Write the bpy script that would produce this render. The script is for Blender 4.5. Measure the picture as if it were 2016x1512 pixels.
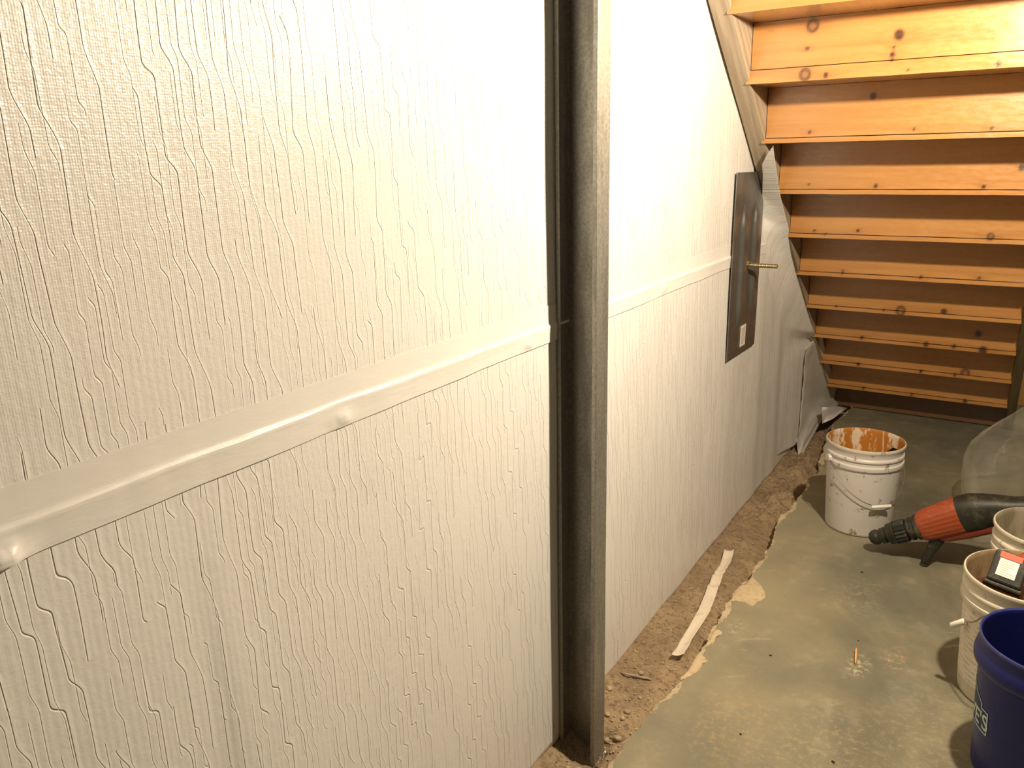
import bpy, bmesh, math, random
from mathutils import Vector, Matrix, noise as mnoise
random.seed(7)
PI = math.pi
for o in list(bpy.data.objects): bpy.data.objects.remove(o)
SC = bpy.context.scene
COL = SC.collection

# ------------------------------------------------------------------ camera
F, YAW, PITCH, ROLL = 1581.0, .5692, .28, -.0243
CX, CH = .9232, 1.5015
fw = Vector((-math.sin(YAW)*math.cos(PITCH), math.cos(YAW)*math.cos(PITCH), -math.sin(PITCH)))
r0 = Vector((math.cos(YAW), math.sin(YAW), 0)); u0 = r0.cross(fw)
rt = math.cos(ROLL)*r0 + math.sin(ROLL)*u0
up = -math.sin(ROLL)*r0 + math.cos(ROLL)*u0
camd = bpy.data.cameras.new('camera'); cam = bpy.data.objects.new('camera', camd); COL.objects.link(cam)
M = Matrix.Identity(4)
for i in range(3):
    M[i][0] = rt[i]; M[i][1] = up[i]; M[i][2] = -fw[i]
M[0][3], M[1][3], M[2][3] = CX, 0, CH
cam.matrix_world = M
camd.sensor_fit = 'HORIZONTAL'; camd.sensor_width = 36; camd.lens = 36*F/2016
camd.clip_start = .02; camd.clip_end = 100
SC.camera = cam

# ------------------------------------------------------------------ light and exposure
W = bpy.data.worlds.new('world'); SC.world = W; W.use_nodes = True
W.node_tree.nodes['Background'].inputs[0].default_value = (1.0, .80, .52, 1)
W.node_tree.nodes['Background'].inputs[1].default_value = .07
def bulb(name, loc, power, color, radius):
    l = bpy.data.lights.new(name, 'POINT'); l.energy = power; l.color = color; l.shadow_soft_size = radius
    o = bpy.data.objects.new(name, l); o.location = loc; COL.objects.link(o)
bulb('ceiling_bulb', (1.05, 1.92, 1.95), 108, (1.0, .84, .61), .03)
SC.view_settings.view_transform = 'Standard'; SC.view_settings.look = 'None'
SC.view_settings.exposure = .7; SC.view_settings.gamma = 1; SC.view_settings.use_curve_mapping = False

# ------------------------------------------------------------------ pixel picks -> points (used once, to measure real places)
def ray(px, py):
    return Vector((CX, 0, CH)), fw + rt*((px-1008)/F) - up*((py-756)/F)
def on_x(px, py, x=0):
    o, d = ray(px, py); return o + d*((x-o.x)/d.x)
def on_y(px, py, y):
    o, d = ray(px, py); return o + d*((y-o.y)/d.y)
def on_z(px, py, z=0):
    o, d = ray(px, py); return o + d*((z-o.z)/d.z)

# ------------------------------------------------------------------ helpers
def fbm(x, y, z=0, oc=4):
    return mnoise.fractal(Vector((x, y, z)), 1.0, 2.0, oc)
def sm(a, b, t):
    t = min(1, max(0, (t-a)/(b-a))); return t*t*(3-2*t)
def obj(name, bm, mats, parent=None, smooth=False, auto=None):
    me = bpy.data.meshes.new(name)
    bm.normal_update(); bm.to_mesh(me); bm.free()
    for m in (mats if isinstance(mats, (list, tuple)) else [mats]): me.materials.append(m)
    if smooth:
        me.polygons.foreach_set('use_smooth', [True]*len(me.polygons))
    o = bpy.data.objects.new(name, me); COL.objects.link(o)
    if auto is not None: me.set_sharp_from_angle(angle=math.radians(auto))
    if parent: o.parent = parent
    return o
def tag(o, label=None, cat=None, group=None, kind=None):
    if label: o['label'] = label
    if cat: o['category'] = cat
    if group: o['group'] = group
    if kind: o['kind'] = kind
    return o
def thing(name, loc, label, cat, group=None, rot=(0, 0, 0)):
    o = bpy.data.objects.new(name, None); COL.objects.link(o)
    o.location = loc; o.rotation_euler = rot; o.empty_display_size = .05
    return tag(o, label, cat, group)
def box(bm, a, b, mi=0, bev=0):
    a, b = Vector(a), Vector(b)
    r = bmesh.ops.create_cube(bm, size=1)
    vs = r['verts']
    for v in vs:
        v.co = Vector([(a[i]+b[i])/2 + v.co[i]*(b[i]-a[i]) for i in range(3)])
    fs = {f for v in vs for f in v.link_faces}
    for f in fs: f.material_index = mi
    if bev:
        es = list({e for f in fs for e in f.edges})
        bmesh.ops.bevel(bm, geom=es, offset=bev, segments=2, affect='EDGES', profile=.5)
def lathe(bm, prof, n=64, mi=None, c=(0, 0, 0)):
    rings = []
    for (r, z) in prof:
        if r < 1e-6: rings.append([bm.verts.new((c[0], c[1], c[2]+z))])
        else: rings.append([bm.verts.new((c[0]+r*math.cos(2*PI*i/n), c[1]+r*math.sin(2*PI*i/n), c[2]+z)) for i in range(n)])
    for k in range(len(rings)-1):
        A, B = rings[k], rings[k+1]
        for i in range(n):
            j = (i+1) % n
            if len(A) == 1 and len(B) == 1: continue
            if len(A) == 1: f = bm.faces.new((A[0], B[j], B[i]))
            elif len(B) == 1: f = bm.faces.new((A[i], A[j], B[0]))
            else: f = bm.faces.new((A[i], A[j], B[j], B[i]))
            if mi: f.material_index = mi[k]
def tube(bm, pts, r, n=8, mi=0, cap=True):
    pts = [Vector(p) for p in pts]; rings = []
    t0 = (pts[1]-pts[0]).normalized(); a = t0.orthogonal().normalized()
    for i, p in enumerate(pts):
        t = (pts[min(i+1, len(pts)-1)] - pts[max(i-1, 0)]).normalized()
        a = (a - t*a.dot(t)).normalized(); b = t.cross(a)
        rr = r[i] if isinstance(r, (list, tuple)) else r
        rings.append([bm.verts.new(p + (a*math.cos(2*PI*k/n) + b*math.sin(2*PI*k/n))*rr) for k in range(n)])
    for A, B in zip(rings, rings[1:]):
        for k in range(n):
            f = bm.faces.new((A[k], A[(k+1) % n], B[(k+1) % n], B[k])); f.material_index = mi
    if cap:
        for R_ in (rings[0][::-1], rings[-1]):
            f = bm.faces.new(R_); f.material_index = mi
def grid(bm, nu, nv, fn, uvf=None, mi=0):
    uvl = bm.loops.layers.uv.verify() if uvf else None
    V = [[bm.verts.new(fn(i/nu, j/nv)) for j in range(nv+1)] for i in range(nu+1)]
    for i in range(nu):
        for j in range(nv):
            f = bm.faces.new((V[i][j], V[i+1][j], V[i+1][j+1], V[i][j+1])); f.material_index = mi
            if uvf:
                for l, (a, b) in zip(f.loops, ((i, j), (i+1, j), (i+1, j+1), (i, j+1))):
                    l[uvl].uv = uvf(a/nu, b/nv)
    return V
def loft(bm, rings, cap=True, mi=0):
    R_ = [[bm.verts.new(p) for p in ring] for ring in rings]; n = len(R_[0])
    for A, B in zip(R_, R_[1:]):
        for k in range(n):
            f = bm.faces.new((A[k], A[(k+1) % n], B[(k+1) % n], B[k])); f.material_index = mi
    if cap:
        for q in (R_[0][::-1], R_[-1]):
            f = bm.faces.new(q); f.material_index = mi
def thicken(o, t, offset=-1):
    m = o.modifiers.new('thickness', 'SOLIDIFY'); m.thickness = t; m.offset = offset

# ------------------------------------------------------------------ node helpers
class S:
    def __init__(s, nt, sock): s.nt, s.k = nt, sock
    def _m(s, op, *a):
        n = s.nt.nodes.new('ShaderNodeMath'); n.operation = op
        for i, x in enumerate((s,)+a):
            if isinstance(x, S): s.nt.links.new(x.k, n.inputs[i])
            else: n.inputs[i].default_value = x
        return S(s.nt, n.outputs[0])
    def __add__(s, o): return s._m('ADD', o)
    __radd__ = __add__
    def __mul__(s, o): return s._m('MULTIPLY', o)
    __rmul__ = __mul__
    def __sub__(s, o): return s._m('SUBTRACT', o)
    def __rsub__(s, o): return (s*-1.0)+o
    def fract(s): return s._m('FRACT')
    def floor(s): return s._m('FLOOR')
    def abs(s): return s._m('ABSOLUTE')
    def sin(s): return s._m('SINE')
    def gt(s, v): return s._m('GREATER_THAN', v)
    def mx(s, v): return s._m('MAXIMUM', v)
    def mn(s, v): return s._m('MINIMUM', v)
    def pw(s, v): return s._m('POWER', v)
    def step(s, a, b, x=0., y=1.):
        n = s.nt.nodes.new('ShaderNodeMapRange'); n.interpolation_type = 'SMOOTHSTEP'
        s.nt.links.new(s.k, n.inputs[0]); n.inputs[1].default_value = a; n.inputs[2].default_value = b
        n.inputs[3].default_value = x; n.inputs[4].default_value = y
        return S(s.nt, n.outputs[0])
class Mat:
    def __init__(s, name, color=(.5, .5, .5), rough=.5, metal=0, spec=None):
        s.m = bpy.data.materials.new(name); s.m.use_nodes = True; s.nt = s.m.node_tree
        s.b = s.nt.nodes['Principled BSDF']
        s.b.inputs['Base Color'].default_value = (*color, 1); s.b.inputs['Roughness'].default_value = rough
        s.b.inputs['Metallic'].default_value = metal
        if spec is not None: s.b.inputs['Specular IOR Level'].default_value = spec
    def n(s, t): return s.nt.nodes.new(t)
    def link(s, a, b): s.nt.links.new(a.k if isinstance(a, S) else a, b)
    def uv(s):
        n = s.n('ShaderNodeUVMap'); x = s.n('ShaderNodeSeparateXYZ'); s.link(n.outputs[0], x.inputs[0])
        return S(s.nt, x.outputs[0]), S(s.nt, x.outputs[1])
    def obj(s):
        n = s.n('ShaderNodeTexCoord'); x = s.n('ShaderNodeSeparateXYZ'); s.link(n.outputs['Object'], x.inputs[0])
        return [S(s.nt, q) for q in x.outputs]
    def pos(s):
        n = s.n('ShaderNodeNewGeometry'); x = s.n('ShaderNodeSeparateXYZ'); s.link(n.outputs['Position'], x.inputs[0])
        return [S(s.nt, q) for q in x.outputs]
    def attr(s, name):
        n = s.n('ShaderNodeAttribute'); n.attribute_name = name; return S(s.nt, n.outputs['Fac'])
    def vec(s, *a):
        c = s.n('ShaderNodeCombineXYZ')
        for i, x in enumerate(a):
            if isinstance(x, S): s.link(x, c.inputs[i])
            else: c.inputs[i].default_value = x
        return c.outputs[0]
    def noise(s, v, scale=1, detail=2, rough=.5, dist=0):
        n = s.n('ShaderNodeTexNoise'); s.link(v, n.inputs['Vector']); n.inputs['Scale'].default_value = scale
        n.inputs['Detail'].default_value = detail; n.inputs['Roughness'].default_value = rough; n.inputs['Distortion'].default_value = dist
        return S(s.nt, n.outputs[0])
    def white(s, v):
        n = s.n('ShaderNodeTexWhiteNoise'); s.link(v, n.inputs[0]); return S(s.nt, n.outputs[0])
    def vor(s, v, scale=1, feat='F1'):
        n = s.n('ShaderNodeTexVoronoi'); n.feature = feat; s.link(v, n.inputs['Vector']); n.inputs['Scale'].default_value = scale
        return S(s.nt, n.outputs[0])
    def mix(s, f, a, b):
        n = s.n('ShaderNodeMix'); n.data_type = 'RGBA'
        if isinstance(f, S): s.link(f, n.inputs[0])
        else: n.inputs[0].default_value = f
        for x, i in ((a, 6), (b, 7)):
            if isinstance(x, tuple): n.inputs[i].default_value = (*x, 1)
            else: s.link(x, n.inputs[i])
        return n.outputs[2]
    def color(s, c): s.link(c, s.b.inputs['Base Color'])
    def rough(s, c): s.link(c, s.b.inputs['Roughness'])
    def bump(s, h, dist=1.0, strength=1.0):
        n = s.n('ShaderNodeBump'); n.inputs['Distance'].default_value = dist; n.inputs['Strength'].default_value = strength
        s.link(h, n.inputs['Height']); s.link(n.outputs[0], s.b.inputs['Normal'])

# ------------------------------------------------------------------ materials
ANISO = 0.0
def mat_wrap(name, crinkle=1.0, color=(.80, .775, .75), rough=.42):
    m = Mat(name, color, rough)
    u, v = m.uv()
    H = None
    big = m.noise(m.vec(u*2.2, v*1.6, 0.0), 1, 2)
    def lines(N, Mj, a, seed, pres, depth, width):
        col = m.noise(m.vec(u*5.0, v*.8, seed), 1, 1)
        t = v*Mj + col*5.0
        ft = t.fract()
        st = t.floor() + ft.step(0, .30)
        wob = m.noise(m.vec(u*11.0, v*2.2, seed+3.3), 1, 2)
        s_ = u*N + st*a + wob*1.25
        f = (s_.fract() - .5)
        idn = s_.floor()
        d = f.abs()*(1.0/N)
        w = m.white(m.vec(idn, seed, 0.0))
        seg = (v*7.0 + w*13.0).floor()
        pr = m.white(m.vec(idn, seg, seed)).gt(pres)
        groove = d.step(0, width, 1, 0)
        # the film laps over itself beside each crease, so one side stands higher
        lap = f.step(0, .30, 1, 0)*f.gt(0)
        return (lap*.55 - groove)*pr*depth
    H = lines(40, 8, .52, 1.7, .36, .0010*crinkle, .0013) + lines(74, 11, .5, 8.1, .55, .0006*crinkle, .0010)
    diag = m.noise(m.vec(u*60.0, v*60.0, 2.0), 1, 3, .6)
    peb = m.noise(m.vec(u*210.0, v*260.0, 7.0), 1, 2, .6)
    H = H + diag*.0008*crinkle + peb*.00060*v.step(.9, 1.5, .22, 1)*crinkle
    weave = (u*(2*PI/.0031)).sin() * .00007 + (v*(2*PI/.0034)).sin()*.00004
    H = H + weave*big.step(.35, .65)
    H = H + (u*(2*PI/.0112)).sin()*.00007
    m.bump(H, 1.0, 1.0)
    tg_ = m.n('ShaderNodeTangent'); tg_.direction_type = 'UV_MAP'; m.link(tg_.outputs[0], m.b.inputs['Tangent'])
    m.b.inputs['Anisotropic'].default_value = .75; m.b.inputs['Anisotropic Rotation'].default_value = ANISO; m.b.inputs['Specular IOR Level'].default_value = .8
    dirt = m.noise(m.vec(u*5.0, v*7.0, 5.0), 1, 4, .6).step(.55, .8)
    m.color(m.mix(dirt*.25, color, (.66, .62, .58)))
    m.rough(m.noise(m.vec(u*160.0, v*160.0, 0.0), 1, 1).step(.3, .7, rough-.12, rough+.12))
    return m.m
M_wrap = mat_wrap('white_wrap')
M_wrapgrey = mat_wrap('shaded_wrap', .35, (.60, .575, .53), .5)  # same wrap darkened: shade on the turned-away low flap, painted into the colour
mt = Mat('seam_tape_film', (.80, .775, .745), .38)
_u, _v = mt.uv()
mt.bump(mt.noise(mt.vec(_u*12.0, _v*60.0, 0.0), 1, 3, .6)*.0010 + mt.noise(mt.vec(_u*300.0, _v*300.0, 0.0), 1, 2)*.00005)
M_tape = mt.m

def mat_wood(name, c1=(.50, .245, .075), c2=(.40, .175, .045), rough=.30):
    m = Mat(name, c1, rough)
    x, y, z = m.obj()
    oi = m.n('ShaderNodeObjectInfo'); rnd = S(m.nt, oi.outputs['Random'])
    knot = m.attr('knot'); halo = m.attr('halo')
    zz = z + y + halo*.012
    g = m.noise(m.vec(x*1.3, zz*26.0, rnd*31.0), 1, 4, .6, .4)
    fine = m.noise(m.vec(x*9.0, zz*260.0, rnd*7.0), 1, 2, .6)
    f = g.step(.32, .68)*.75 + fine*.25
    c = m.mix(f, c1, c2)
    c = m.mix(halo.mn(1.0)*.35, c, (c2[0]*.62, c2[1]*.5, c2[2]*.45))
    blot = m.noise(m.vec(x*5.0, z*9.0, rnd*19.0), 1, 3).step(.6, .75)
    c = m.mix(blot*.22, c, (c1[0]*1.1, c1[1]*1.3, c1[2]*1.7))
    c = m.mix(knot, c, (.07, .028, .012))
    m.color(c)
    m.rough(m.noise(m.vec(x*30.0, z*90.0, 0.0), 1, 3).step(.3, .7, rough-.06, rough+.12))
    m.b.inputs['Coat Weight'].default_value = .6; m.b.inputs['Coat Roughness'].default_value = .22
    m.bump(fine*.00015 + g*.0004 + m.noise(m.vec(x*120.0, z*120.0, rnd), 1, 2)*.00016)
    return m.m
M_pine = mat_wood('pine')
M_pineold = mat_wood('weathered_pine', (.50, .39, .27), (.34, .25, .16), .5)
M_pinedark = mat_wood('dark_stringer_wood', (.26, .18, .09), (.15, .10, .05), .6)
M_pinelow = mat_wood('shaded_low_pine', (.16, .075, .024), (.12, .05, .015), .6)  # pine darkened in colour for the shade on the bottom riser

def mat_floor():
    m = Mat('grey_painted_concrete', (.27, .26, .20), .55)
    x, y, z = m.pos()
    p = m.vec(x, y, 0.0)
    n1 = m.noise(p, 2.2, 5, .6); n2 = m.noise(p, 9, 5, .65); n3 = m.noise(p, 120, 3, .6)
    c = m.mix(n1.step(.35, .68), (.18, .175, .128), (.275, .245, .155))
    c = m.mix(n2.step(.52, .75)*.45, c, (.44, .37, .25))
    c = m.mix(n3.step(.5, .75)*.35, c, (.17, .165, .13))
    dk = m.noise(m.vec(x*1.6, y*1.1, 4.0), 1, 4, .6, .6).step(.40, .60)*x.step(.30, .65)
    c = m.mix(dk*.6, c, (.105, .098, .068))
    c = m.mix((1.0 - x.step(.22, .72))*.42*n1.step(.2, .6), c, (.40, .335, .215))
    # scuffs
    sc = m.noise(m.vec(x*3.0+y*2.0, y*14.0-x*9.0, 2.0), 1, 4, .7).step(.62, .74)
    c = m.mix(sc*.5, c, (.50, .44, .33))
    # sawdust and plaster dust, spots with a place of their own
    for (px, py, r, col, k) in ((1430, 1425, .15, (.50, .34, .15), .55), (1690, 1310, .05, (.62, .53, .36), 1.0), (1760, 1300, .05, (.56, .36, .20), .8),
                                (1450, 1235, .05, (.62, .55, .38), .5), (1690, 1175, .12, (.42, .36, .25), .45), (1600, 1480, .20, (.40, .33, .22), .6), (1820, 1450, .22, (.38, .32, .22), .4)):
        q = on_z(px, py, 0)
        dx = (x - q.x); dy = (y - q.y)*.6
        d = (dx*dx + dy*dy).pw(.5)
        mask = d.step(r*.2, r, 1, 0)
        spk = m.noise(p, 55, 5, .75).step(.48, .66)
        c = m.mix(mask*spk*k, c, col)
    m.color(c)
    m.rough(n2.step(.3, .7, .42, .66))
    m.bump(n3*.0007 + n2*.0016 + m.noise(p, 420, 2)*.0002)
    return m.m
M_floor = mat_floor()
def mat_earth(name, c1, c2, c3, rough=.95, b=.004):
    m = Mat(name, c1, rough); x, y, z = m.pos(); p = m.vec(x, y, z)
    n1 = m.noise(p, 7, 4, .6); n2 = m.noise(p, 60, 5, .7)
    c = m.mix(n1.step(.38, .62), c1, c2); c = m.mix(n2.step(.48, .66)*.85, c, c3)
    m.color(c); m.bump(n2*b + m.noise(p, 260, 3, .6)*b*.35); return m.m
M_dirt = mat_earth('dug_earth', (.40, .29, .175), (.30, .215, .13), (.17, .115, .065), .95, .006)
M_chip = mat_earth('broken_concrete', (.66, .55, .37), (.56, .46, .30), (.40, .32, .2), .85, .003)
M_mortar = mat_earth('dried_mortar', (.62, .49, .31), (.55, .42, .26), (.46, .34, .2), .85, .002)
M_stone = mat_earth('pebble_stone', (.50, .40, .27), (.42, .34, .25), (.30, .24, .17), .7, .0015)
M_found = mat_earth('foundation_concrete', (.42, .34, .23), (.34, .27, .18), (.26, .2, .13), .9, .003)

def mat_galv():
    m = Mat('galvanised_steel', (.42, .41, .37), .42, .7); x, y, z = m.pos()
    sp = m.vor(m.vec(x*1.0, y, z*1.0), 140)
    n = m.noise(m.vec(x*30.0, y*30.0, z*5.0), 1, 4, .6)
    c = m.mix(sp.step(.1, .9), (.28, .275, .25), (.37, .36, .325))
    c = m.mix(n.step(.5, .7)*.5, c, (.22, .21, .185))
    m.color(c); m.rough(n.step(.3, .7, .34, .55)); m.bump(sp*.00012 + m.noise(m.vec(x, y, z), 25, 3)*.0006); return m.m
M_galv = mat_galv()
def mat_plate():
    m = Mat('brushed_anchor_steel', (.3, .27, .23), .2, .8); x, y, z = m.obj()
    n = m.noise(m.vec(y*30.0, z*2.0, x), 1, 4, .6); n2 = m.noise(m.vec(y*9.0, z*5.0, 4.0), 1, 5, .7)
    c = m.mix(n.step(.3, .75), (.27, .265, .25), (.235, .23, .215))
    c = m.mix(n2.step(.55, .60)*.5, c, (.17, .165, .155))
    m.color(c); m.rough(n2.step(.35, .65, .26, .40)); m.bump(n*.00010); return m.m
M_plate = mat_plate()
M_rod = Mat('zinc_threaded_rod', (.62, .56, .40), .3, 1).m
M_sticker = Mat('sticker_paper', (.75, .70, .66), .6).m
M_ink = Mat('grey_print', (.33, .30, .27), .6).m

def mat_plastic(name, c, stain, amount=.5, rough=.38):
    m = Mat(name, c, rough); x, y, z = m.obj(); p = m.vec(x, y, z)
    n = m.noise(p, 26, 4, .7).step(.66-.08*amount, .70-.06*amount); n2 = m.noise(p, 5, 3, .6).step(.45, .7)
    col = m.mix(n2*.25*amount, c, tuple(a*b for a, b in zip(c, (.85, .78, .66))))
    col = m.mix(n*amount, col, stain)
    m.color(col); m.bump(m.noise(p, 60, 3)*.0004); return m.m
M_bwhite = mat_plastic('white_bucket_plastic', (.60, .57, .54), (.22, .13, .06), .8)
M_bcream = mat_plastic('cream_bucket_plastic', (.58, .53, .42), (.28, .2, .11), .6)
M_bblue = mat_plastic('blue_bucket_plastic', (.003, .008, .11), (.02, .035, .15), .5, .36)
M_bluein = mat_plastic('blue_bucket_inside', (.003, .006, .09), (.01, .02, .12), .3, .5)
M_bluerim = mat_plastic('blue_scuffed_rim', (.05, .06, .24), (.16, .17, .32), .6, .5)
def mat_residue(name, base, st, lo, hi, streak=(.72, .66, .55)):
    m = Mat(name, base, .55); x, y, z = m.obj()
    ang = m.noise(m.vec(x*13.0, y*13.0, z*6.0), 1, 4, .6)
    c = m.mix(ang.step(lo, hi), base, st)
    s2 = m.noise(m.vec(x*42.0, y*42.0, z*5.0), 1, 3, .6).step(.58, .64)
    c = m.mix(s2*.7, c, streak)
    m.color(c); m.bump(ang*.004); return m.m
M_rust = mat_residue('rust_orange_residue', (.66, .52, .38), (.42, .155, .018), .40, .45)
M_brown = mat_residue('brown_mud_residue', (.34, .25, .14), (.20, .13, .06), .4, .6, (.36, .28, .17))
M_greyres = mat_residue('grey_mortar_residue', (.36, .31, .22), (.24, .2, .13), .4, .6, (.60, .53, .42))
M_redmud = mat_residue('red_brown_slurry', (.20, .06, .02), (.11, .035, .015), .4, .6, (.30, .12, .03))
M_wire = Mat('bail_wire', (.30, .27, .23), .4, .8).m
M_grip = Mat('white_grip', (.78, .74, .66), .45).m
mo = Mat('orange_tool_plastic', (.48, .085, .022), .5); x_, y_, z_ = mo.obj()
_n = mo.noise(mo.vec(x_*9.0, y_*70.0, z_*70.0), 1, 4, .7)
mo.color(mo.mix(_n.step(.5, .7)*.5, (.30, .055, .016), (.36, .17, .085))); mo.bump(_n*.0008); M_orange = mo.m
mk = Mat('dusty_black_rubber', (.03, .03, .022), .5); x_, y_, z_ = mk.obj()
_n = mk.noise(mk.vec(x_, y_, z_), 24, 5, .7)
mk.color(mk.mix(_n.step(.48, .72)*.75, (.018, .018, .012), (.10, .09, .055))); mk.bump(_n*.001); M_black = mk.m
M_redband = Mat('dark_red_plastic', (.16, .025, .012), .5).m
M_tagred = Mat('red_label', (.62, .14, .08), .5).m
M_tagwhite = Mat('white_label', (.88, .86, .78), .5).m
mp = Mat('offcut_strip_paper', (.74, .62, .50), .6); _u, _v = mp.uv()
mp.color(mp.mix(mp.noise(mp.vec(_u*14.0, _v*22.0, 0.0), 1, 4, .6).step(.55, .72)*.7, (.76, .66, .54), (.46, .34, .24))); M_strip = mp.m
M_logo = Mat('logo_print', (.50, .60, .56), .5).m
M_logobg = Mat('logo_field', (.004, .02, .07), .45).m
M_dark = Mat('black_chip', (.03, .02, .015), .8).m
M_sliver = Mat('pine_sliver', (.70, .38, .14), .6).m
M_chrome = Mat('chromed_steel', (.75, .74, .70), .12, 1).m
# clear plastic film: see-through with a milky face
def mat_film():
    m = Mat('clear_plastic_film', (.75, .72, .62), .3)
    x, y, z = m.pos()
    tr = m.n('ShaderNodeBsdfTransparent'); mx = m.n('ShaderNodeMixShader'); out = m.nt.nodes['Material Output']
    f = m.n('ShaderNodeLayerWeight'); f.inputs[0].default_value = .35
    n = m.noise(m.vec(x*6.0, y*6.0, z*6.0), 1, 4, .6)
    fac = S(m.nt, f.outputs['Facing']).step(.3, 1, .08, .55) + (n-.5)*.2
    m.link(fac, mx.inputs[0]); m.link(tr.outputs[0], mx.inputs[1]); m.link(m.b.outputs[0], mx.inputs[2])
    m.link(mx.outputs[0], out.inputs[0]); m.bump(n*.02)
    return m.m
M_film = mat_film()

# ================================================================== THE SETTING
# edge of the broken slab along the dug trench, measured on the floor
EDGE = [(1195, 1512), (1203, 1490), (1221, 1469), (1239, 1444), (1264, 1417), (1285, 1398), (1294, 1380), (1319, 1359), (1351, 1319), (1373, 1284), (1393, 1261), (1405, 1228), (1416, 1218),
        (1421, 1204), (1436, 1178), (1453, 1155), (1473, 1137), (1491, 1107), (1507, 1089), (1521, 1062), (1528, 1035), (1530, 1019), (1543, 1008), (1559, 995), (1566, 984), (1575, 971), (1585, 962),
        (1591, 942), (1612, 928), (1613, 904), (1640, 832), (1677, 800)]
ep = [on_z(px, py, 0) for px, py in EDGE]
ep = [Vector((.215, .6, 0)), Vector((.20, 1.2, 0))] + ep + [Vector((.15, 5.4, 0))]
def edge_x(y):
    for a, b in zip(ep, ep[1:]):
        if a.y <= y <= b.y:
            t = (y-a.y)/(b.y-a.y); return a.x + (b.x-a.x)*t
    return ep[0].x if y < ep[0].y else ep[-1].x
ep.sort(key=lambda p: p.y)
ys = [-1.0] + [.4 + i*.009 for i in range(int(5.0/.009))] + [5.42]
def build_floor():
    bm = bmesh.new(); A, B, C_, D = [], [], [], []
    for y in ys:
        x = edge_x(y) + .010*fbm(y*14, 3.1) + .006*fbm(y*60, 7.7)
        w = .004 + .030*max(0, fbm(y*5, 11.3)+.18) + .006*abs(fbm(y*45, 2.2))
        A.append(bm.verts.new((x, y, -.010 - .006*fbm(y*30, 1))))
        B.append(bm.verts.new((x+w, y, 0)))
        C_.append(bm.verts.new((4.2, y, 0)))
        D.append(bm.verts.new((x + .012 + .01*fbm(y*25, 9), y, -.11)))
    for i in range(len(ys)-1):
        bm.faces.new((B[i], C_[i], C_[i+1], B[i+1])).material_index = 0
        bm.faces.new((A[i], B[i], B[i+1], A[i+1])).material_index = 1
        bm.faces.new((D[i], A[i], A[i+1], D[i+1])).material_index = 1
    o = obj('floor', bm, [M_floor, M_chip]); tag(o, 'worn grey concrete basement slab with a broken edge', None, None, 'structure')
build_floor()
def dirt_h(x, y):
    e = edge_x(y)
    h = -.060 + .012*math.exp(-((x)/.03)**2)
    h -= .010*sm(.04, e-.01, x) + .026*sm(e-.065, e-.005, x)
    amp = .4 + .6*sm(.35, .8, .5+.5*fbm(y*1.7, 4))
    h += .010*fbm(x*9, y*9, 1)*amp + .006*fbm(x*34, y*34, 2, 5)
    h += .0030*fbm(x*110, y*110, 5) + .005*max(0, fbm(x*55, y*55, 8))**1.0
    # low mortar ridge running below the wrap hem
    h += .010*math.exp(-((x-.035-.006*math.sin(y*3))/.010)**2)*sm(1.7, 2.0, y)*(1-sm(2.8, 3.1, y))
    for (cx, cy, rx, ry, hh) in ((.085, 3.02, .06, .10, .012), (.13, 3.50, .07, .17, .030), (.12, 3.85, .08, .14, .026), (.15, 4.05, .06, .16, .028), (.10, 2.62, .05, .2, .008)):
        d = ((x-cx)/rx)**2 + ((y-cy)/ry)**2
        h += hh*math.exp(-d*d)*(.75+1.3*fbm(x*22, y*22, 6))
    h -= .046*math.exp(-(((x-.075)/.075)**2 + ((y-1.655)/.085)**2)**1.5)
    return min(h, -.006)
def build_dirt():
    bm = bmesh.new()
    nu, nv = 44, 700
    grid(bm, nu, nv, lambda a, b: Vector((-.03+a*.33, .6+b*4.6, dirt_h(-.03+a*.33, .6+b*4.6))))
    for f in bm.faces: f.normal_flip() if f.normal.z < 0 else None
    o = obj('trench_soil', bm, M_dirt, smooth=True)
    tag(o, 'strip of dug brown earth between the wall and the broken slab edge', 'dirt', None, 'stuff')
build_dirt()
bm = bmesh.new(); box(bm, (-.22, -1.0, -.3), (-.014, 5.54, 2.6)); tag(obj('wall_left', bm, M_found), None, None, None, 'structure')
bm = bmesh.new(); box(bm, (-.012, 5.42, -.12), (4.2, 5.54, 2.6)); tag(obj('wall_far', bm, mat_wood('far_plywood', (.42, .22, .055), (.36, .17, .04), .6)), None, None, None, 'structure')

# ================================================================== WALL WRAP
RUN, RISE, Y0, Z0 = .2277, .1904, 2.8479, 1.7035
TOPZ = 2.55
def wall_x(y, z):
    """how far the loose wrap stands off the wall"""
    x = .0030*fbm(y*2.6, z*1.2, 3, 2) + .004
    x += .0016*math.sin(y*13 + .8*math.sin(z*4))*sm(.9, 1.6, y)
    # vertical folds at the far right, below the seam
    k = sm(2.7, 3.4, y)*(1-sm(.95, 1.25, z))
    x += .0032*k*sm(3.32, 3.6, y)*(math.sin(y*17 + .9*z + .6*math.sin(z*4)) + .4*math.sin(y*37+1.3*z)) + .0015*k
    # lower left fold
    x += .005*sm(.62, .66, y+.02*z)*(1-sm(.66, .95, y))*(1-sm(.25, .7, z-.45))
    return x
def hem(y):
    return -.055 + .004*math.sin(y*2.3) + .003*fbm(y*5, 9)
def sheet(name, y0, y1, z0, z1, nu, nv, label, zf=None):
    bm = bmesh.new()
    def P(a, b):
        y = y0+a*(y1-y0); lo = zf(y) if zf else z0; z = lo+b*(z1-lo); return Vector((wall_x(y, z), y, z))
    grid(bm, nu, nv, P, lambda a, b: (y0+a*(y1-y0), z0+b*(z1-z0)))
    o = obj(name, bm, M_wrap, smooth=True); thicken(o, .0015, 0)
    return tag(o, label, 'wall wrap')
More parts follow.
